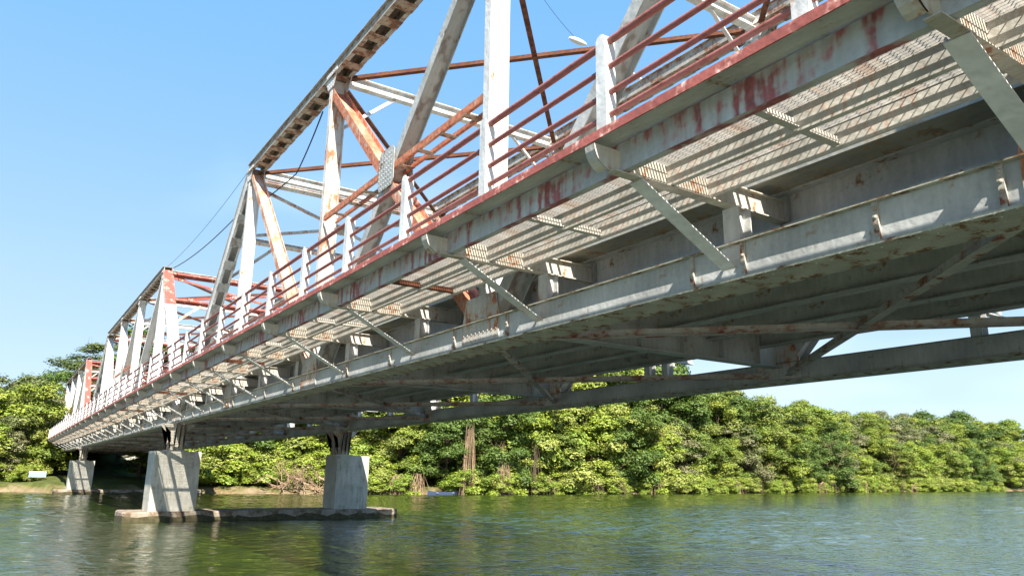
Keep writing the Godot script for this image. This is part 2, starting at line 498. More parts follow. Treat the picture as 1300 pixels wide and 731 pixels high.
func sidewalk(span: Node3D) -> void:
	var x := Vector3.RIGHT
	var s0 := -8.4
	var s1 := s0 + SPAN - 0.02
	# edge plate, fascia channel, two joists
	var m := MB.new()
	m.sweep(P(s0, 5.44, 3.93), P(s1, 5.44, 3.93), x, [[0.0, 0.016, 0.0, 0.09]])
	var edge := part("edge_angle", m, M["edge"], span)
	m = MB.new()
	m.sweep(P(s0, 5.44, 3.93), P(s1, 5.44, 3.93), x, [[0.016, 0.36, 0.07, 0.082]])
	part("edge_plate", m, M["under"], edge)
	m = MB.new()
	m.sweep(P(s0, 5.85, 3.63), P(s1, 5.85, 3.63), x, [[0.0, 0.012, 0.0, 0.29], [0.012, 0.09, 0.0, 0.014], [0.012, 0.09, 0.276, 0.29]])
	part("fascia_channel", m, M["fascia"], span)
	for t in [6.64, 7.40]:
		m = MB.new()
		var fl := 0.065 if t < 7.0 else 0.024
		m.sweep(P(s0, t, 3.62), P(s1, t, 3.62), x, [[0.0, 0.010, 0.0, 0.225], [0.010, fl, 0.0, 0.012], [0.010, fl, 0.213, 0.225]])
		part("joist", m, M["cream"], span)
	m = MB.new()
	m.sweep(P(s0, 7.44, 4.0), P(s1, 7.44, 4.0), x, [[0.0, 0.33, 0.0, 0.012]])
	part("kerb_plate", m, M["bracket"], span)
	for t in [7.93, 8.12]:  # two lengthwise bars added in the gap to cast shadow stripes on the brackets
		m = MB.new()
		m.tube(P(s0, t, 4.05), P(s1, t, 4.05), 0.024, 0.024, 8)
		part("shadow_bar", m, M["brown"], span)
	# brackets: a beam with a rounded nose, a strut down to the chord, a stub post on the chord
	m = MB.new()
	var web := []
	for q in 7:
		var an := PI / 2 * q / 6.0
		web.append(P(0, 5.72 - 0.28 * sin(an), 3.90 - 0.0) + Vector3(0, -0.235 * cos(an), 0) if q < 6 else P(0, 5.44, 3.90))
	web.append(P(0, 9.08, 3.90))
	web.append(P(0, 9.08, 3.607))
	m.prism(web, Vector3(0, 0, 0.012))
	var nose := []
	for q in range(1, 7):
		var an := PI / 2 * q / 6.0
		nose.append(P(0, 5.72 - 0.28 * sin(an), 3.90) + Vector3(0, -0.235 * cos(an), 0))
	for q in 5:
		var d: Vector3 = nose[q + 1] - nose[q]
		var nn := d.cross(Vector3(0, 0, 1)).normalized()
		m.box(nose[q] + Vector3(0, 0, -0.13), d, Vector3(0, 0, 0.143), nn * 0.010)
	m.sweep(P(0, 5.70, 3.595) + Vector3(0, 0, 0.006), P(0, 9.08, 3.595) + Vector3(0, 0, 0.006), Vector3(0, 0, 1), [[-0.06, 0.06, 0.0, 0.013]])
	m.sweep(P(0, 7.6, 3.90) + Vector3(0, 0, 0.006), P(0, 9.0, 3.90) + Vector3(0, 0, 0.006), Vector3(0, 0, 1), [[-0.06, 0.06, 0.0, 0.013]])
	var beam := m.mesh()
	m = MB.new()
	var sa := P(0, 6.15, 3.585) + Vector3(0, 0, -0.02)
	var sb := P(0, 7.80, 2.72) + Vector3(0, 0, -0.02)
	m.sweep(sa, sb, Vector3(0, 0, 1), [[-0.09, 0.09, -0.006, 0.006], [-0.09, -0.078, 0.006, 0.07]])
	var strut := m.mesh()
	m = MB.new()
	m.sweep(P(0, 7.98, V_LOW + 0.26), P(0, 7.98, 3.594), x, [[-0.10, -0.088, -0.11, 0.11], [0.088, 0.10, -0.11, 0.11], [-0.088, 0.088, -0.006, 0.006]])
	var stub := m.mesh()
	m = MB.new()
	m.box(P(0, 9.0, 3.62) + Vector3(0, 0, 0.014), Vector3(0.06, 0, 0), Vector3(0, 0.3, 0), Vector3(0, 0, 0.05))
	var cleat := m.mesh()
	var joint := MB.new()
	joint.sweep(P(0, 5.87, 3.66), P(0, 6.63, 3.66), Vector3(0, 0, 1), [[-0.04, 0.04, 0.0, 0.010], [-0.005, 0.005, 0.010, 0.09]])
	joint.sweep(P(0, 6.73, 3.66), P(0, 7.39, 3.66), Vector3(0, 0, 1), [[-0.04, 0.04, 0.0, 0.010], [-0.005, 0.005, 0.010, 0.09]])
	var cross := joint.mesh()
	for k in BRACKETS.size():
		var s: float = BRACKETS[k]
		var at := Vector3(0, 0, -s * K)
		var o := part("bracket", beam, M["bracket"], span, at)
		part("cleat", cleat, M["grey"], o)
		part("strut", strut, M["white"], o)
		part("stub_post", stub, M["white"], o)
		var nx: float = BRACKETS[k + 1] if k + 1 < BRACKETS.size() else s1
		part("cross_joist", cross, M["rusty"] if k % 3 == 1 else M["cream"], span, Vector3(0, 0, -(s + nx) / 2 * K))
	# open steel grating, a panel between each two brackets
	var marks := [s0]
	marks.append_array(BRACKETS)
	marks.append(s1)
	for k in marks.size() - 1:
		m = MB.new()
		var a: float = marks[k] + 0.012
		var b: float = marks[k + 1] - 0.012
		for side in 2:
			var ta := 5.93 if side == 0 else 6.72
			for q in (15 if side == 0 else 13):
				var tt := ta + q * 0.0525
				m.box(P(a, tt, 3.895), Vector3(0.006, 0, 0), Vector3(0, 0.045, 0), Vector3(0, 0, -(b - a) * K))
		for q in int((b - a) / 0.125):
			m.box(P(a + 0.06 + q * 0.125, 5.89, 3.944), Vector3(1.52 * K, 0, 0), Vector3(0, 0.007, 0), Vector3(0, 0, -0.007))
		part("grating_panel", m, M["grating"], span)
	# railing
	m = MB.new()
	var c := P(0, 5.54, 4.045)
	var prof := []
	for q in 7:
		var an := PI * q / 6.0
		prof.append(c + Vector3(0, 1.0 + 0.07 * sin(an), -0.07 * cos(an)))
	prof.append(c + Vector3(0, 0.0, 0.075))
	prof.append(c + Vector3(0, 0.0, -0.075))
	m.prism(prof, Vector3(0.012, 0, 0))
	var side_box := func(z: float) -> void:
		m.box(c + Vector3(0.012, 0, z), Vector3(0.12, 0, 0), Vector3(0, 1.03, 0), Vector3(0, 0, 0.010))
	side_box.call(-0.070)
	side_box.call(0.060)
	var post := m.mesh()
	m = MB.new()
	m.box(c + Vector3(-0.03, -0.005, -0.11), Vector3(0.20, 0, 0), Vector3(0, 0.012, 0), Vector3(0, 0, 0.22))
	var foot := m.mesh()
	var L := (POST_STEP * K - 0.12)
	var rails := []
	for q in 2:
		m = MB.new()
		var r := 0.038 if q == 0 else 0.030
		m.tube(Vector3(0, 0, 0), Vector3(0, 0, -L), r, r, 10, false)
		rails.append(m.mesh())
	for k in 19:
		var s := POST0 + k * POST_STEP
		var o := part("railing_post", post, M["post"], span, Vector3(0, 0, -s * K))
		part("foot_plate", foot, M["edge"], o)
		for q in 4:
			var h: float = [5.28, 4.93, 4.58, 4.28][q]
			part("rail", rails[0 if q == 0 else 1], M["rail"], span, P(s, 5.54, h) + Vector3(0.065, 0, -0.06))

func make_span(label: String) -> Node3D:
	var span := thing("truss_span", W(node_s(0), 12.8, 2.55), label, "bridge span", "steel truss spans of the bridge")
	truss(span, T_NEAR)
	truss(span, T_FAR)
	bracing(span)
	floor_system(span)
	sidewalk(span)
	return span

func kids(o: Node, called: String) -> Array:
	var r := []
	for c in o.get_children():
		if String(c.name).begins_with(called): r.append(c)
	return r

func make_pier(label: String, s: float, low: float) -> Node3D:
	var pier := thing("bridge_pier", W(s, 13.0, WATER - 0.6), label, "bridge pier", "concrete piers of the bridge")
	var m := MB.new()
	var a := P(s - 1.35, 5.75, WATER - 0.6)
	# a chipped, slightly uneven slab
	var rg := RandomNumberGenerator.new()
	rg.seed = 5
	var n := 24
	var ring := func(y: float, jit: float) -> Array:
		var r := []
		for q in n + 1: r.append(P(s - 1.35, lerpf(5.75, 20.9, q / float(n)), 0) + Vector3(0, y, rg.randf_range(-jit, jit)))
		for q in n + 1: r.append(P(s + 1.5, lerpf(20.9, 5.75, q / float(n)), 0) + Vector3(0, y, rg.randf_range(-jit, jit)))
		return r
	var y0 := P(0, 0, WATER - 0.6).y - P(0, 0, 0).y
	var r0: Array = ring.call(y0, 0.0)
	var r1: Array = ring.call(P(0, 0, WATER + 0.42).y - P(0, 0, 0).y, 0.035)
	var r2: Array = ring.call(P(0, 0, WATER + 0.50).y - P(0, 0, 0).y, 0.02)
	for q in r2.size(): r2[q] = (r2[q] as Vector3).lerp(P(s, 13.3, WATER + 0.5), 0.012)
	for q in r0.size():
		var w := (q + 1) % r0.size()
		for pair in [[r0, r1], [r1, r2]]:
			var nn: Vector3 = (pair[0][w] - pair[0][q]).cross(pair[1][q] - pair[0][q]).normalized()
			if nn.dot(pair[0][q] - P(s, 13.3, WATER)) < 0: nn = -nn
			m.quad(pair[0][q], pair[0][w], pair[1][w], pair[1][q], nn)
	for q in range(0, n):
		m.quad(r2[q], r2[q + 1], r2[r2.size() - 2 - q], r2[r2.size() - 1 - q], Vector3.UP)
	var plinth := part("plinth", m, M["plinth"], pier)
	m = MB.new()
	var hts := []
	for q in r0.size(): hts.append(rg.randf_range(0.10, 0.30))
	for q in r0.size():
		var w := (q + 1) % r0.size()
		var nn: Vector3 = (r0[w] - r0[q]).cross(r1[q] - r0[q]).normalized()
		if nn.dot(r0[q] - P(s, 13.3, WATER)) < 0: nn = -nn
		var hq: float = (0.48 + hts[q]) / 0.82
		var hw: float = (0.48 + hts[w]) / 0.82
		m.quad(r0[q] + nn * 0.004, r0[w] + nn * 0.004, (r0[w] as Vector3).lerp(r1[w], hw) + nn * 0.004, (r0[q] as Vector3).lerp(r1[q], hq) + nn * 0.004, nn)
	part("algae_band", m, M["algae"], plinth)
	for e in 2:
		var t := T_NEAR + 0.02 if e == 0 else T_FAR + 0.5
		var w := 1.16 if e == 0 else 1.02
		m = MB.new()
		var lifts := 5
		for lift in lifts:
			var pts := []
			var g := rg.randf_range(0.0, 0.012)
			for z in 2:
				var vv := lerpf(WATER + 0.49, 1.08, (lift + z * 0.994) / float(lifts))
				pts.append([P(s - 0.95 - g, t - w - g, vv), P(s - 0.95 - g, t + w + g, vv), P(s + 0.95 + g, t + w + g, vv), P(s + 0.95 + g, t - w - g, vv)])
			for q in 4:
				var q1 := (q + 1) % 4
				var nn: Vector3 = (pts[0][q1] - pts[0][q]).cross(pts[1][q] - pts[0][q]).normalized()
				if nn.dot(pts[0][q] - P(s, t, 0)) < 0: nn = -nn
				m.quad(pts[0][q], pts[0][q1], pts[1][q1], pts[1][q], nn)
			m.quad(pts[1][0], pts[1][1], pts[1][2], pts[1][3], Vector3.UP)
			m.quad(pts[0][0], pts[0][1], pts[0][2], pts[0][3], Vector3.DOWN)
		part("pedestal", m, M["concrete"], pier)
		# bearing: base plate, two flared steel legs, one under the end of each span
		m = MB.new()
		var tt := T_NEAR if e == 0 else T_FAR
		m.box(P(s - 0.8, tt - 0.55, 1.082), Vector3(1.1 * K, 0, 0), Vector3(0, 0.05, 0), Vector3(0, 0, -1.6 * K))
		var bearing := part("bearing", m, M["bracket"], pier)
		m = MB.new()
		m.box(P(s - 0.72, tt - 0.23, 1.15), Vector3(0.45 * K, 0, 0), Vector3(0, 1.33 * K, 0), Vector3(0, 0, -1.44 * K))
		part("diaphragm", m, M["bracket"], bearing)
		for g in [-1.0, 1.0]:
			m = MB.new()
			var cs: float = s + g * 0.55
			for ww in [-0.24, 0.0, 0.24]:
				m.prism([P(cs - 0.25, tt + ww, 1.146), P(cs - 0.2, tt + ww, 1.6), P(cs - 0.3, tt + ww, 2.1), P(cs - 0.5, tt + ww, 2.53), P(cs + 0.5, tt + ww, 2.53), P(cs + 0.3, tt + ww, 2.1), P(cs + 0.2, tt + ww, 1.6), P(cs + 0.25, tt + ww, 1.146)], Vector3(0.02, 0, 0))
			m.prism([P(cs, tt - 0.36, 1.146), P(cs, tt - 0.36, 1.7), P(cs, tt - 0.42, 2.1), P(cs, tt - 0.75, 2.45), P(cs, tt - 0.75, 2.53), P(cs, tt + 0.75, 2.53), P(cs, tt + 0.75, 2.45), P(cs, tt + 0.42, 2.1), P(cs, tt + 0.36, 1.7), P(cs, tt + 0.36, 1.146)], Vector3(0, 0, -0.03))
			m.box(P(cs - 0.12, tt - 0.40, 1.45), Vector3(0.64, 0, 0), Vector3(0, 0.10, 0), Vector3(0, 0, -0.2))
			part("bearing_leg", m, M["bracket"], bearing)
	return pier

func make_abutment() -> void:
	var s := S_END + SPAN * 2 + PANEL * 5 + 0.2
	var o := thing("bridge_abutment", W(s, 12.8, WATER), "dark concrete abutment closing the end of the bridge on the bank", "abutment")
	var m := MB.new()
	m.box(P(s - 1.0, 4.5, WATER - 0.5), Vector3(16.8 * K, 0, 0), Vector3(0, 5.3 * K, 0), Vector3(0, 0, -3.0 * K))
	part("wall", m, M["concrete"], o)
	m = MB.new()
	m.box(P(s + 0.9, 4.5, WATER + 4.8), Vector3(16.8 * K, 0, 0), Vector3(0, 1.7 * K, 0), Vector3(0, 0, -0.9 * K))
	part("back_wall", m, M["concrete"], o)

# ---------------------------------------------------------------- plants
var clumps_v := []
var clumps_n := []
var clumps_c := {}
# unit clumps of leaves, to be scaled and joined into crowns
func make_clumps() -> void:
	var rg := RandomNumberGenerator.new()
	rg.seed = 77
	for k in 6:
		var v := PackedVector3Array()
		var n := PackedVector3Array()
		for q in 330:
			var d := Vector3(rg.randfn(), rg.randfn(), rg.randfn()).normalized()
			if d.y < -0.3: d.y = -d.y * 0.6
			var p := d * rg.randf_range(0.5, 1.1)
			var nn := (d + Vector3(rg.randf_range(-0.7, 0.7), rg.randf_range(-0.1, 0.9), rg.randf_range(-0.7, 0.7))).normalized()
			var u := nn.cross(Vector3(rg.randfn(), rg.randfn(), rg.randfn())).normalized()
			var w := nn.cross(u)
			var s := 0.115 * rg.randf_range(0.6, 1.35)
			var a := p - u * s
			var b := p + w * s * 0.6 + nn * s * 0.15
			var c := p + u * s
			var e := p - w * s * 0.6 + nn * s * 0.15
			v.append_array(PackedVector3Array([a, b, c, a, c, e]))
			n.append_array(PackedVector3Array([nn, nn, nn, nn, nn, nn]))
		clumps_v.append(v)
		clumps_n.append(n)
func clump_colors(k: int, tint: Color) -> PackedColorArray:
	var key := [k, tint]
	if not clumps_c.has(key):
		var rg := RandomNumberGenerator.new()
		rg.seed = 5 + k
		var c := PackedColorArray()
		for q in 330:
			var f := rg.randf_range(0.7, 1.3)
			var y := rg.randf_range(0.9, 1.12)
			var col := Color(tint.r * f * y, tint.g * f, tint.b * f)
			for e in 6: c.append(col)
		clumps_c[key] = c
	return clumps_c[key]

# a crown of clumps between two heights; returns [crown, wood]
func make_tree(seed_: int, height: float, low: float, radius: float, count: int, clump: float, cols: Array, flat := 0.75) -> Array:
	var rg := RandomNumberGenerator.new()
	rg.seed = seed_
	var v := PackedVector3Array()
	var n := PackedVector3Array()
	var c := PackedColorArray()
	var wood := MB.new()
	var lean := Vector3(rg.randf_range(-0.6, 0.6), 0, rg.randf_range(-0.6, 0.6))
	var top := Vector3(0, height * 0.7, 0) + lean
	var fork := Vector3(0, maxf(low, 0.4), 0) + lean * 0.3
	wood.tube(Vector3(0, -0.6, 0), fork, 0.05 + radius * 0.04, 0.03 + radius * 0.03, 8)
	wood.tube(fork, top, 0.03 + radius * 0.03, 0.03, 7)
	var lobes := []
	for q in 11:
		var h := (q + 0.5) / 11.0
		var an := q * 2.4 + rg.randf_range(-0.5, 0.5)
		var prof := sqrt(maxf(0.05, 1.0 - pow(absf(h - 0.36) / 0.70, 2.2)))
		var rr := radius * prof * rg.randf_range(0.45, 0.8)
		lobes.append([Vector3(cos(an) * rr, lerpf(low, height * 0.9, h), sin(an) * rr) + lean * h, radius * rg.randf_range(0.28, 0.48), cols[rg.randi() % cols.size()]])
	for q in count:
		var lobe: Array = lobes[q % lobes.size()]
		var dir := Vector3(rg.randfn(), rg.randfn() * 0.8 + 0.25, rg.randfn()).normalized()
		var p: Vector3 = lobe[0] + dir * Vector3(lobe[1], lobe[1] * 0.75, lobe[1]) * rg.randf_range(0.55, 1.0)
		p.y = maxf(p.y, low * 0.5 + 0.2)
		var h := clampf((p.y - low) / (height - low), 0.0, 1.0)
		var cr := clump * rg.randf_range(0.6, 1.3)
		var k := rg.randi() % 6
		var bs := Basis(Vector3.UP, rg.randf() * TAU)
		var xf := Transform3D(Basis.from_scale(Vector3(cr, cr * flat * rg.randf_range(0.8, 1.2), cr)) * bs, p)
		v.append_array(xf * clumps_v[k])
		n.append_array(Transform3D(bs, Vector3.ZERO) * clumps_n[k])
		c.append_array(clump_colors(k, lobe[2] if rg.randf() < 0.7 else cols[rg.randi() % cols.size()]))
		if q % 5 == 0:
			wood.tube(fork.lerp(top, clampf(h * 0.8, 0.0, 1.0)), p, 0.02 + 0.014 * radius, 0.015, 5, false)
		if q % 10 == 0:
			var tip := p + Vector3(rg.randfn() * 0.5, 1.0, rg.randfn() * 0.5) * cr * 1.4
			wood.tube(p, tip, 0.02, 0.006, 4, false)
	var a := []
	a.resize(Mesh.ARRAY_MAX)
	a[Mesh.ARRAY_VERTEX] = v
	a[Mesh.ARRAY_NORMAL] = n
	a[Mesh.ARRAY_COLOR] = c
	var am := ArrayMesh.new()
	am.add_surface_from_arrays(Mesh.PRIMITIVE_TRIANGLES, a)
	return [am, wood.mesh()]

func plant(called: String, variant: Array, at: Vector3, scale_: Vector3, turn: float, label: String, category: String, group: String) -> Node3D:
	var o := thing(called, at, label, category, group)
	part("crown", variant[0], M["leaf"], o)
	part("trunk", variant[1], M["bark"], o)
	o.rotation.y = turn
	o.scale = scale_
	return o

func table(pts: Array, x: float) -> float:
	if x <= pts[0][0]: return pts[0][1]
	for k in pts.size() - 1:
		if x <= pts[k + 1][0]:
			return lerpf(pts[k][1], pts[k + 1][1], (x - pts[k][0]) / (pts[k + 1][0] - pts[k][0]))
	return pts[-1][1]
const SHORE := [[-200, 135], [-50, 120], [-8, 114], [2, 112], [6, 103], [20, 100], [40, 95], [55, 92], [80, 93], [107, 97], [180, 106], [279, 118], [420, 140]]
var shore_noise := FastNoiseLite.new()
func shore_s(t: float) -> float:
	return table(SHORE, t) + shore_noise.get_noise_2d(t * 3.0, 7.0) * 2.2
func ground_h(s: float, t: float) -> float:     # metres over the water
	var d := (s - shore_s(t)) * K
	var under := 1.0 - sm(4.5, 9.0, absf(t - 12.5))
	var h := -1.2 + 2.0 * sm(-3.0, 2.5, d) + 0.6 * sm(2.0, 14.0, d) + 1.2 * sm(15.0, 60.0, d)
	h += under * 3.0 * sm(22.0, 44.0, d)
	return h + shore_noise.get_noise_2d(s * 4.0, t * 4.0 + 90.0) * 0.22 * sm(-1.0, 2.0, d)

func _ready() -> void:
	rng.seed = 11
	# ------------------------------------------------ camera
	var yaw := 0.5869
	var pitch := 0.24454
	var roll := 0.01287
	var fwd := Vector3(sin(yaw) * cos(pitch), sin(pitch), -cos(yaw) * cos(pitch))
	var right := Vector3(cos(yaw), 0, sin(yaw))
	var up := right.cross(fwd)
	var r2 := right * cos(roll) + up * sin(roll)
	var u2 := up * cos(roll) - right * sin(roll)
	var cam := Camera3D.new()
	cam.name = "camera"
	add_child(cam)
	cam.transform = Transform3D(Basis(r2, u2, -fwd), W(0, 0, 0))
	cam.fov = 41.77
	cam.near = 0.1
	cam.far = 3000.0
	cam.current = true
	# ------------------------------------------------ sky, sun, exposure
	var env := Environment.new()
	env.background_mode = Environment.BG_SKY
	var sky := Sky.new()
	var sky_mat := ProceduralSkyMaterial.new()
	sky_mat.sky_top_color = Color(0.30, 0.485, 0.67)
	sky_mat.sky_horizon_color = Color(0.61, 0.67, 0.685)
	sky_mat.sky_curve = 0.20
	sky_mat.ground_bottom_color = Color(0.2, 0.25, 0.2)
	sky_mat.ground_horizon_color = Color(0.6, 0.7, 0.7)
	sky_mat.sun_angle_max = 8.0
	var cn := noise(501, 0.012, 5)
	var ci := Image.create(1024, 512, false, Image.FORMAT_RGBA8)
	ci.fill(Color(0, 0, 0, 0))
	for y in range(150, 256):
		for x in 1024:
			var el := (256 - y) / 512.0 * 180.0
			var band := sm(1.0, 5.0, el) * (1.0 - sm(14.0, 34.0, el))
			var az := TAU * x / 1024.0
			var k := cn.get_noise_3d(cos(az) * 90.0, sin(az) * 90.0, y * 1.8)
			ci.set_pixel(x, y, Color(1, 1, 1, 0.55 * band * sm(0.12, 0.55, k)))
	sky_mat.sky_cover = ImageTexture.create_from_image(ci)
	sky_mat.sky_cover_modulate = Color(0.36, 0.35, 0.35)
	sky.sky_material = sky_mat
	env.sky = sky
	env.tonemap_mode = Environment.TONE_MAPPER_LINEAR
	env.tonemap_exposure = 2.65
	env.sdfgi_enabled = true
	env.ssao_enabled = true
	env.ssil_enabled = true
	var we := WorldEnvironment.new()
	we.name = "environment"
	we.environment = env
	add_child(we)
	var sun := DirectionalLight3D.new()
	sun.name = "sun"
	sun.light_energy = 1.6
	sun.light_color = Color(1.0, 0.975, 0.925)
	sun.light_angular_distance = 0.5
	sun.shadow_enabled = true
	add_child(sun)
	sun.look_at_from_position(Vector3.ZERO, Vector3(0.325, -1.0, -0.96), Vector3.UP)
	# ------------------------------------------------ materials, water, land
	make_materials()
	shore_noise.seed = 3
	shore_noise.frequency = 0.05
	build_water()
	build_land()
	# ------------------------------------------------ the bridge
	var first := make_span("largest steel truss span with rust streaked diagonals and riveted battens, reaching over the pale plinth")
	var second := first.duplicate()
	second.name = numbered("truss_span")
	add_child(second)
	second.position += Vector3(0, 0, -SPAN * K)
	tag(second, "truss span with white end post painted red at its top, between the two piers", "bridge span")
	var third := first.duplicate()
	third.name = numbered("truss_span")
	add_child(third)
	third.position += Vector3(0, 0, -2 * SPAN * K)
	tag(third, "truss span with solid red end post, running into the trees on the bank", "bridge span")
	for o in [second, third]:
		for c in kids(o, "portal_strut") + kids(o, "portal_brace"): c.material_override = M["redpost"]
	for c in kids(third, "end_post"): c.material_override = M["redpost"]
	for o in [second, third]:
		for c in kids(o, "vertical") + kids(o, "diagonal"): c.material_override = M["post"]
	# red paint on the upper end of the second span's near end posts
	for t in [T_NEAR, T_FAR]:
		org = first.position
		var a := P(node_s(0), t, V_LOW + 0.1)
		var b := P(node_s(1), t, V_TOP - 0.15)
		var m := MB.new()
		m.sweep(a.lerp(b, 0.72), b, Vector3.RIGHT, [[-0.262, 0.262, 0.202, 0.206]])
		part("red_cover", m, M["redpost"], second)
	make_pier("concrete bridge pier on a long low plinth standing in open water", 45.2, 0)
	make_pier("concrete bridge pier at the edge of the wooded bank", 98.2, 0)
	make_pier("concrete bridge pier under the end of the near span behind the viewer", -8.3, 0)
	make_abutment()
	build_small()
	build_plants()

func build_water() -> void:
	var xs := []
	var q := -300.0
	while q < 620.0:
		xs.append(q)
		q += 20.0 if q < -20 else (0.26 if q < 26 else (0.45 if q < 50 else (1.2 if q < 110 else 20.0)))
	var zs := []
	q = 200.0
	while q > -140.0:
		zs.append(q)
		q -= 20.0 if q > 0 else (1.0 if q > -6 else (0.17 if q > -42 else 0.4 if q > -86 else 4.0))
	var n1 := noise(71, 0.72, 2)
	var n2 := noise(72, 0.09, 2)
	var n3 := noise(73, 0.03, 3)
	var m := MB.new()
	var h := func(x: float, z: float) -> float:
		var ruffle := 0.35 + 0.9 * sm(-0.35, 0.4, n3.get_noise_2d(x * 0.5, z))
		return n1.get_noise_2d(x * 0.75 + z * 0.25, z * 1.3) * 0.046 * ruffle + n2.get_noise_2d(x, z) * 0.03
	for z in zs:
		for x in xs:
			var y: float = h.call(x, z)
			m.v.append(Vector3(x, y, z))
			m.n.append(Vector3(-(h.call(x + 0.12, z) - y) / 0.12, 1.0, -(h.call(x, z + 0.12) - y) / 0.12).normalized())
	var w := xs.size()
	for r in zs.size() - 1:
		for c in w - 1:
			var k := r * w + c
			m.i.append_array(PackedInt32Array([k, k + w, k + 1, k + 1, k + w, k + w + 1]))
	structure("river_water", m, M["water"])

func build_land() -> void:
	var ts := []
	var q := -260.0
	while q < 520.0:
		ts.append(q)
		q += 12.0 if q < -30 else (0.9 if q < 70 else (1.8 if q < 150 else 6.0))
	var offs := [-8.0, -5.0, -3.5, -2.5, -1.8, -1.2, -0.6, 0.0, 0.6, 1.2, 1.8, 2.5, 3.5, 5, 7, 10, 14, 19, 26, 35, 48, 65, 90, 140, 240, 500, 1200]
	var m := MB.new()
	for o in offs:
		for t in ts:
			var s: float = table(SHORE, t) + o
			m.v.append(W(s, t, WATER) + Vector3(0, ground_h(s, t), 0))
			var d: float = (s - shore_s(t)) * K
			var g := sm(0.5, 1.5, d + shore_noise.get_noise_2d(s * 9.0, t * 9.0) * 1.5)
			m.c.append(Color(0.36, 0.27, 0.18).lerp(Color(0.13, 0.16, 0.04), g))
			var e := 0.4
			m.n.append(Vector3(-(ground_h(s, t + e) - ground_h(s, t)) / (e * K), 1.0, (ground_h(s + e, t) - ground_h(s, t)) / (e * K)).normalized())
	var w := ts.size()
	for r in offs.size() - 1:
		for c in w - 1:
			var k := r * w + c
			m.i.append_array(PackedInt32Array([k, k + w, k + 1, k + 1, k + w, k + w + 1]))
	structure("river_bank", m, M["shore"])

func wire(called: String, pts: Array, r: float, label: String) -> void:
	var o := thing(called, pts[0], label, "cable")
	var m := MB.new()
	for k in pts.size() - 1: m.tube(pts[k] - org, pts[k + 1] - org, r, r, 6, false)
	part("strand", m, M["cable"], o)
func sagged(a: Vector3, b: Vector3, sag: float) -> Array:
	var r := []
	for k in 13:
		var u := k / 12.0
		r.append(a.lerp(b, u) + Vector3(0, -sag * 4.0 * u * (1.0 - u), 0))
	return r
func branch(m: MB, a: Vector3, d: Vector3, r: float, depth: int, rg: RandomNumberGenerator) -> void:
	var b := a + d
	m.tube(a, b, r, r * 0.6, 6, false)
	if depth <= 0: return
	for k in 3:
		var e := (d.normalized() + Vector3(rg.randfn(), rg.randfn() * 0.7, rg.randfn()) * 0.55).normalized() * d.length() * rg.randf_range(0.55, 0.85)
		branch(m, a.lerp(b, rg.randf_range(0.45, 1.0)), e, r * 0.55, depth - 1, rg)
func on_bank(s: float, t: float, dy := 0.0) -> Vector3:
	return W(s, t, WATER) + Vector3(0, ground_h(s, t) + dy, 0)

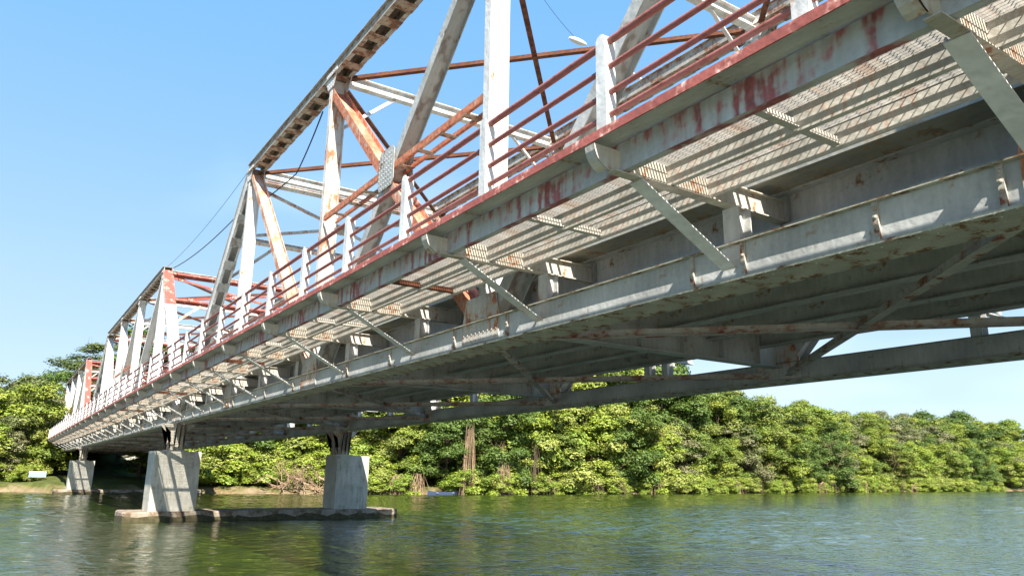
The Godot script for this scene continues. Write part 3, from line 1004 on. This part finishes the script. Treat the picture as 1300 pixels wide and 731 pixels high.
func build_small() -> void:
	# street lamp bent over the road from the far top chord
	var o := thing("street_lamp", W(18.0, 17.5, V_TOP + 0.26), "small white street lamp on a bent arm above the far top chord", "street lamp")
	var m := MB.new()
	var p := [P(18, 17.5, V_TOP + 0.26), P(18, 17.5, 14.0), P(18, 17.2, 14.1), P(18, 15.0, 14.42)]
	for k in 3: m.tube(p[k], p[k + 1], 0.03, 0.03, 8)
	part("arm", m, M["lamp"], o)
	m = MB.new()
	var c := P(18, 14.55, 14.5)
	for k in 8:
		var a0 := -0.30 + k * 0.075
		var f := func(u: float) -> float: return 0.085 * sqrt(maxf(0.02, 1.0 - pow(u / 0.32, 2.0)))
		m.tube(c + Vector3(a0, 0, 0), c + Vector3(a0 + 0.075, 0, 0), f.call(a0), f.call(a0 + 0.075), 12, k == 0 or k == 7)
	part("lamp_head", m, M["lamp"], o)
	# cables
	wire("overhead_cable", sagged(W(56.5, 8.5, 14.0), W(38.6, 8.5, 12.75), 0.25) + sagged(W(38.5, 8.6, 12.74), W(30.5, 9.0, 12.5), 0.1) + sagged(W(30.4, 9.0, 12.5), W(26.0, 8.5, 13.42), 0.1), 0.022, "black cable slung from the red portal to the underside of the top chord")
	wire("overhead_cable", sagged(W(56.5, 8.2, 14.1), W(36.0, 8.3, 14.35), 0.3), 0.009, "thin grey wire running above the black cable between two spans")
	wire("overhead_cable", sagged(W(18.0, 14.4, 14.62), W(18.0, 12.4, 16.3), 0.12), 0.006, "hair thin wire rising from the street lamp")
	# a blue and white board on two legs on the grassy shore
	var at := on_bank(113.5, 4.7)
	o = thing("notice_board", at, "small blue and white board on short legs on the grassy shore", "sign")
	m = MB.new()
	var tilt := Vector3(0, 0.55, -0.35)
	m.box(Vector3(-0.75, 0.35, 0.1), Vector3(1.5, 0, 0), tilt, Vector3(0, 0.03, 0.04))
	part("panel", m, M["pale_blue"], o)
	m = MB.new()
	m.box(Vector3(-0.75, 0.35, 0.1) + tilt * 0.8 + Vector3(0, 0.034, 0.045), Vector3(1.5, 0, 0), tilt * 0.2, Vector3(0, 0.008, 0.010))
	part("white_strip", m, M["lamp"], o)
	for e in [-0.55, 0.5]:
		m = MB.new()
		m.tube(Vector3(e, -0.2, 0.02), Vector3(e, 0.5, -0.02), 0.04, 0.04, 6)
		part("leg", m, M["bark"], o)
	# blue boat drawn up in the hollow under the mangroves
	at = W(shore_s(50.5) - 0.6, 50.5, WATER) + Vector3(0, -0.05, 0)
	o = thing("rowing_boat", at, "low blue boat moored in the dark hollow under the mangroves", "boat")
	m = MB.new()
	var ring := func(u: float, y: float, w: float) -> Vector3: return Vector3(lerpf(-1.9, 1.9, u), y + 0.14 * pow(absf(u * 2 - 1), 3), w)
	for k in 12:
		var u0 := k / 12.0
		var u1 := (k + 1) / 12.0
		var g := func(u: float) -> float: return 0.62 * pow(maxf(0.0, 1.0 - pow(absf(u * 2 - 1), 2.6)), 0.6)
		for e in [-1.0, 1.0]:
			var a: Vector3 = ring.call(u0, 0.36, g.call(u0) * e)
			var b: Vector3 = ring.call(u1, 0.36, g.call(u1) * e)
			var d: Vector3 = ring.call(u1, -0.1, g.call(u1) * e * 0.6)
			var f: Vector3 = ring.call(u0, -0.1, g.call(u0) * e * 0.6)
			m.quad(a, b, d, f, Vector3(0, -0.2, e).normalized())
	part("hull", m, M["blue"], o)
	for k in 3:
		m = MB.new()
		m.box(Vector3(-1.1 + k * 0.95, 0.24, -0.45), Vector3(0.22, 0, 0), Vector3(0, 0.03, 0), Vector3(0, 0, 1.0))
		part("thwart", m, M["lamp"], o)
	# dry fallen branches on the bank
	var rg := RandomNumberGenerator.new()
	rg.seed = 19
	for q in [[shore_s(30.5) + 0.8, 30.5, 2.2, 15], [shore_s(33.5) + 0.4, 33.5, 2.2, 14], [shore_s(36.5) + 0.3, 36.5, 1.8, 12]]:
		o = thing("dead_branches", on_bank(q[0], q[1]), ["tangle of bare dry branches sliding down the bank under the bridge", "fan of sun bleached twigs beside the dry tangle on the bank", "heap of thin dead sticks at the waterline beside the far pedestal"][[30.5, 33.5, 36.5].find(q[1])], "branches")
		m = MB.new()
		for k in int(q[3]):
			branch(m, Vector3(rg.randf_range(-1.2, 1.2), rg.randf_range(0.0, 0.6), rg.randf_range(-0.6, 0.6)), Vector3(rg.randfn() * 0.8, rg.randf_range(0.1, 1.0), rg.randfn() * 0.5).normalized() * q[2] * rg.randf_range(0.4, 0.9), 0.05, 2, rg)
		part("twigs", m, M["dry"], o).set_meta("kind", "stuff")
		m = MB.new()
		branch(m, Vector3(-1.5, 1.6, -0.4), Vector3(2.6, -1.3, 0.6), 0.12, 1, rg)
		part("limb", m, M["dry"], o)
	o = thing("pale_log", W(shore_s(38.8) - 0.8, 38.8, WATER) + Vector3(0, 0.12, 0), "short pale log lying in the shallows by the far pedestal", "log")
	m = MB.new()
	m.tube(Vector3(-1.1, 0, 0.1), Vector3(0.2, 0.08, 0), 0.17, 0.19, 9)
	m.tube(Vector3(0.2, 0.08, 0), Vector3(1.3, 0.02, -0.15), 0.19, 0.12, 9)
	part("log", m, M["lamp"], o)
	m = MB.new()
	m.tube(Vector3(0.5, 0.1, 0), Vector3(0.85, 0.5, 0.2), 0.06, 0.03, 6)
	part("stump_of_branch", m, M["dry"], o)
	# curtains of aerial roots
	for q in [[53.8, 7.6, 30, 0.75], [58.9, 3.4, 40, 0.8], [47.0, 2.2, 30, 0.9], [44.5, 2.0, 30, 1.0], [64.5, 5.5, 14, 0.5]]:
		var s := shore_s(q[0]) - 1.6
		o = thing("aerial_roots", W(s, q[0], WATER), ["tall brown curtain of hanging roots dropping into the river", "pale arching roots leaning out over the water", "thicket of short dry roots beside the blue boat", "brown stilt roots at the waterline near the far pedestal", "few dark hanging roots in the shade behind the curtain of roots"][[53.8, 58.9, 47.0, 44.5, 64.5].find(q[0])], "roots")
		m = MB.new()
		for k in int(q[2]):
			var a := Vector3(rg.randfn() * q[3] * 0.35, q[1] * rg.randf_range(0.75, 1.05), rg.randfn() * 0.3)
			var b := Vector3(a.x * 1.6 + rg.randfn() * 0.2, q[1] * 0.5, a.z + rg.randfn() * 0.15)
			var d := Vector3(b.x * 1.25 + rg.randfn() * q[3] * 0.3, -0.3, b.z + rg.randfn() * 0.3)
			m.tube(a, b, 0.02, 0.03, 5, false)
			m.tube(b, d, 0.03, 0.025, 5, false)
		part("roots", m, M["dry"] if q[0] != 64.5 else M["bark"], o)

func build_plants() -> void:
	make_clumps()
	var rr := RandomNumberGenerator.new()
	rr.seed = 23
	for k in 16:
		var t0 := 66.0 + k * 8.5 + rr.randf_range(-2.5, 2.5)
		var o := thing("stilt_roots", W(shore_s(t0) - 1.3, t0, WATER), "brown arched stilt roots standing in the shallows under the mangroves", "roots", "stilt roots along the waterline")
		var m := MB.new()
		for q in 12:
			var an := rr.randf() * TAU
			var rd := rr.randf_range(0.5, 1.5)
			var hh := rr.randf_range(0.9, 1.9)
			var a := Vector3(rr.randfn() * 0.15, hh, 0.2)
			var b := Vector3(cos(an) * rd * 0.7, hh * 0.75, sin(an) * rd * 0.5)
			var c := Vector3(cos(an) * rd, -0.3, sin(an) * rd * 0.7)
			m.tube(a, b, 0.035, 0.03, 5, false)
			m.tube(b, c, 0.03, 0.025, 5, false)
		part("roots", m, M["dry"] if k % 3 == 0 else M["bark"], o)
	for k in 5:
		var t0 := 62.0 + k * 31.0 + rr.randf_range(-5.0, 5.0)
		var o := thing("bare_tree", on_bank(shore_s(t0) + 1.0, t0), "pale leafless trunk with forked branches standing among the mangroves", "tree", "bare trunks among the mangroves")
		var m := MB.new()
		branch(m, Vector3(0, -0.3, 0), Vector3(rr.randfn() * 1.2, rr.randf_range(3.0, 4.5), rr.randf_range(-0.5, 1.0)), 0.10, 3, rr)
		part("trunk", m, M["dry"], o)
	var greens := [Color(0.20, 0.245, 0.032), Color(0.25, 0.29, 0.042), Color(0.14, 0.19, 0.03), Color(0.20, 0.23, 0.05)]
	var fresh := [Color(0.25, 0.31, 0.038), Color(0.20, 0.27, 0.036), Color(0.28, 0.31, 0.065)]
	var dull := [Color(0.17, 0.18, 0.07), Color(0.20, 0.195, 0.09), Color(0.13, 0.15, 0.05)]
	var dark := [Color(0.09, 0.14, 0.025), Color(0.11, 0.165, 0.032)]
	var tall := []
	var bushy := []
	for k in 6: tall.append(make_tree(40 + k, 15.0, 3.0, [5.0, 4.2, 5.6, 4.6, 5.2, 3.8][k], 105, 1.2, [greens, fresh, greens, dark, dull, greens][k]))
	for k in 6: bushy.append(make_tree(60 + k, 9.0, 0.4, 4.4, 105, 1.05, [fresh, greens, dull, fresh, dark, greens][k]))
	var low := []
	for k in 3: low.append(make_tree(80 + k, 2.6, 0.2, 2.0, 40, 0.65, fresh))
	var airy := make_tree(95, 15.0, 8.0, 7.0, 60, 1.5, [Color(0.10, 0.13, 0.03), Color(0.13, 0.16, 0.04)], 0.5)
	var tall_look := ["mid green", "fresh yellow green", "broad mid green", "dark green", "dull olive", "slender green"]
	var bushy_look := ["fresh yellow green", "mid green", "dull olive", "bright green", "dark green", "leafy green"]
	# heights of the tree line over the bank, in K metres, along t
	var line := [[-30, 15], [0, 16], [20, 22], [40, 23], [60, 27], [85, 27.5], [107, 27], [140, 23.5], [180, 21.5], [230, 23], [290, 25], [400, 27]]
	var t := 15.0
	while t < 340.0:
		for row in 4:
			var tt := t + rng.randf_range(-2.0, 2.0) + row * 2.0
			var s: float = shore_s(tt) + [2.6, 9.0, 20.0, 15.0][row] + rng.randf_range(-1.0, 2.0)
			if tt < 26.0 and row != 2: continue
			if tt < 42.0 and row == 0: continue
			if row == 0 and absf(tt - 50.5) < 2.2: continue
			var hgt: float = table(line, tt) * K * [0.50, 0.80, 0.98, 0.6][row] * (rng.randf_range(0.72, 1.14) if row != 2 else rng.randf_range(0.86, 1.10))
			var base := on_bank(s, tt, -0.1)
			var kind := rng.randi() % 6
			if row == 0 or row == 3:
				var f := hgt / 9.0
				if row == 0:
					plant("mangrove_tree", bushy[kind], base, Vector3(f * rng.randf_range(0.9, 1.15), f, f), rng.randf() * TAU, "low %s mangrove whose leaves hang to the water on the far bank" % bushy_look[kind], "tree", "mangroves at the water's edge")
				else:
					plant("thicket_tree", bushy[kind], base, Vector3(f * 1.2, f, f * 1.2), rng.randf() * TAU, "%s bushy tree filling the shade between tall trunks on the far bank" % bushy_look[kind], "tree", "bushy trees between the tall trunks")
			else:
				var f := hgt / 15.0
				plant("forest_tree", tall[kind], base, Vector3(f * 1.1, f, f * 1.1), rng.randf() * TAU, "tall %s tree rising behind the mangroves on the far bank" % tall_look[kind], "tree", "tall trees behind the mangroves")
		t += 6.5 if t < 140 else 8.5
	t = 41.0
	while t < 260.0:
		var s := shore_s(t) + rng.randf_range(-0.6, 0.6)
		var f := rng.randf_range(0.45, 1.2)
		if absf(t - 50.5) > 2.5:
			plant("shore_bush", low[rng.randi() % 3], on_bank(s, t, -0.15), Vector3(f * 1.25, f, f), rng.randf() * TAU, "small bright green bush right at the waterline of the far bank", "bush", "bushes along the waterline")
		t += rng.randf_range(1.8, 4.5)
	# shrubs on the open slope beyond the pier, seen under the bridge
	for k in 34:
		var tt := rng.randf_range(21.0, 44.0)
		var s := shore_s(tt) + rng.randf_range(1.5, 9.0)
		var f := rng.randf_range(0.7, 1.6) * (0.6 + 0.08 * (s - shore_s(tt)))
		if tt > 28.0 and tt < 38.5: s = maxf(s, shore_s(tt) + 5.0)
		plant("slope_shrub", low[rng.randi() % 3], on_bank(s, tt, -0.1), Vector3(f * 1.2, f, f * 1.2), rng.randf() * TAU, "leafy shrub on the open bank beneath the bridge", "shrub", "shrubs on the open bank")
	# trees on the shore where the bridge runs into the wood
	for q in [[121, -3.5, 9.8, 1.3, 0], [124, 1.5, 10.4, 1.1, 1], [119, 0.2, 6.5, 0.9, 2], [130, -8.0, 10.5, 1.3, 3], [127, 5.0, 9.0, 0.9, 0], [122, 4.2, 5.5, 0.8, 3], [140, 3.0, 12.0, 1.2, 2], [135, -13.0, 11.0, 1.3, 1], [150, 7.0, 11.0, 1.2, 4]]:
		var f: float = q[2] / 9.0
		plant("shore_tree", bushy[q[4]], on_bank(q[0], q[1], -0.1), Vector3(f * q[3], f, f * q[3]), q[0] * 1.3, "broad %s tree beside the end of the footway railing" % bushy_look[q[4]], "tree", "trees where the bridge meets the shore")
	for q in [[168, 16.0, 16.4], [176, 25.0, 16.0]]:
		var f: float = q[2] / 15.0
		plant("umbrella_tree", airy, on_bank(q[0], q[1], -0.1), Vector3(f * 1.15, f, f * 1.15), q[0], "tall airy flat topped tree standing behind the last truss span", "tree", "flat topped trees behind the last span")
	for k in 16:
		var tt := rng.randf_range(18.5, 27.0)
		var s := rng.randf_range(112.0, 146.0)
		var f := rng.randf_range(3.0, 5.0) / 9.0
		plant("embankment_tree", bushy[rng.randi() % 6], on_bank(s, tt, -0.1), Vector3(f * 1.3, f, f * 1.3), rng.randf() * TAU, "bushy young tree on the bank beside the last span", "tree", "young trees beside the last span")
	for k in 9:
		var tt := rng.randf_range(-6.0, 5.0)
		var s := shore_s(tt) + rng.randf_range(3.5, 7.0)
		var f := rng.randf_range(0.4, 0.9)
		plant("grass_edge_bush", low[rng.randi() % 3], on_bank(s, tt, -0.1), Vector3(f, f, f), rng.randf() * TAU, "low bush at the back of the grassy shore", "bush", "bushes behind the grassy shore")
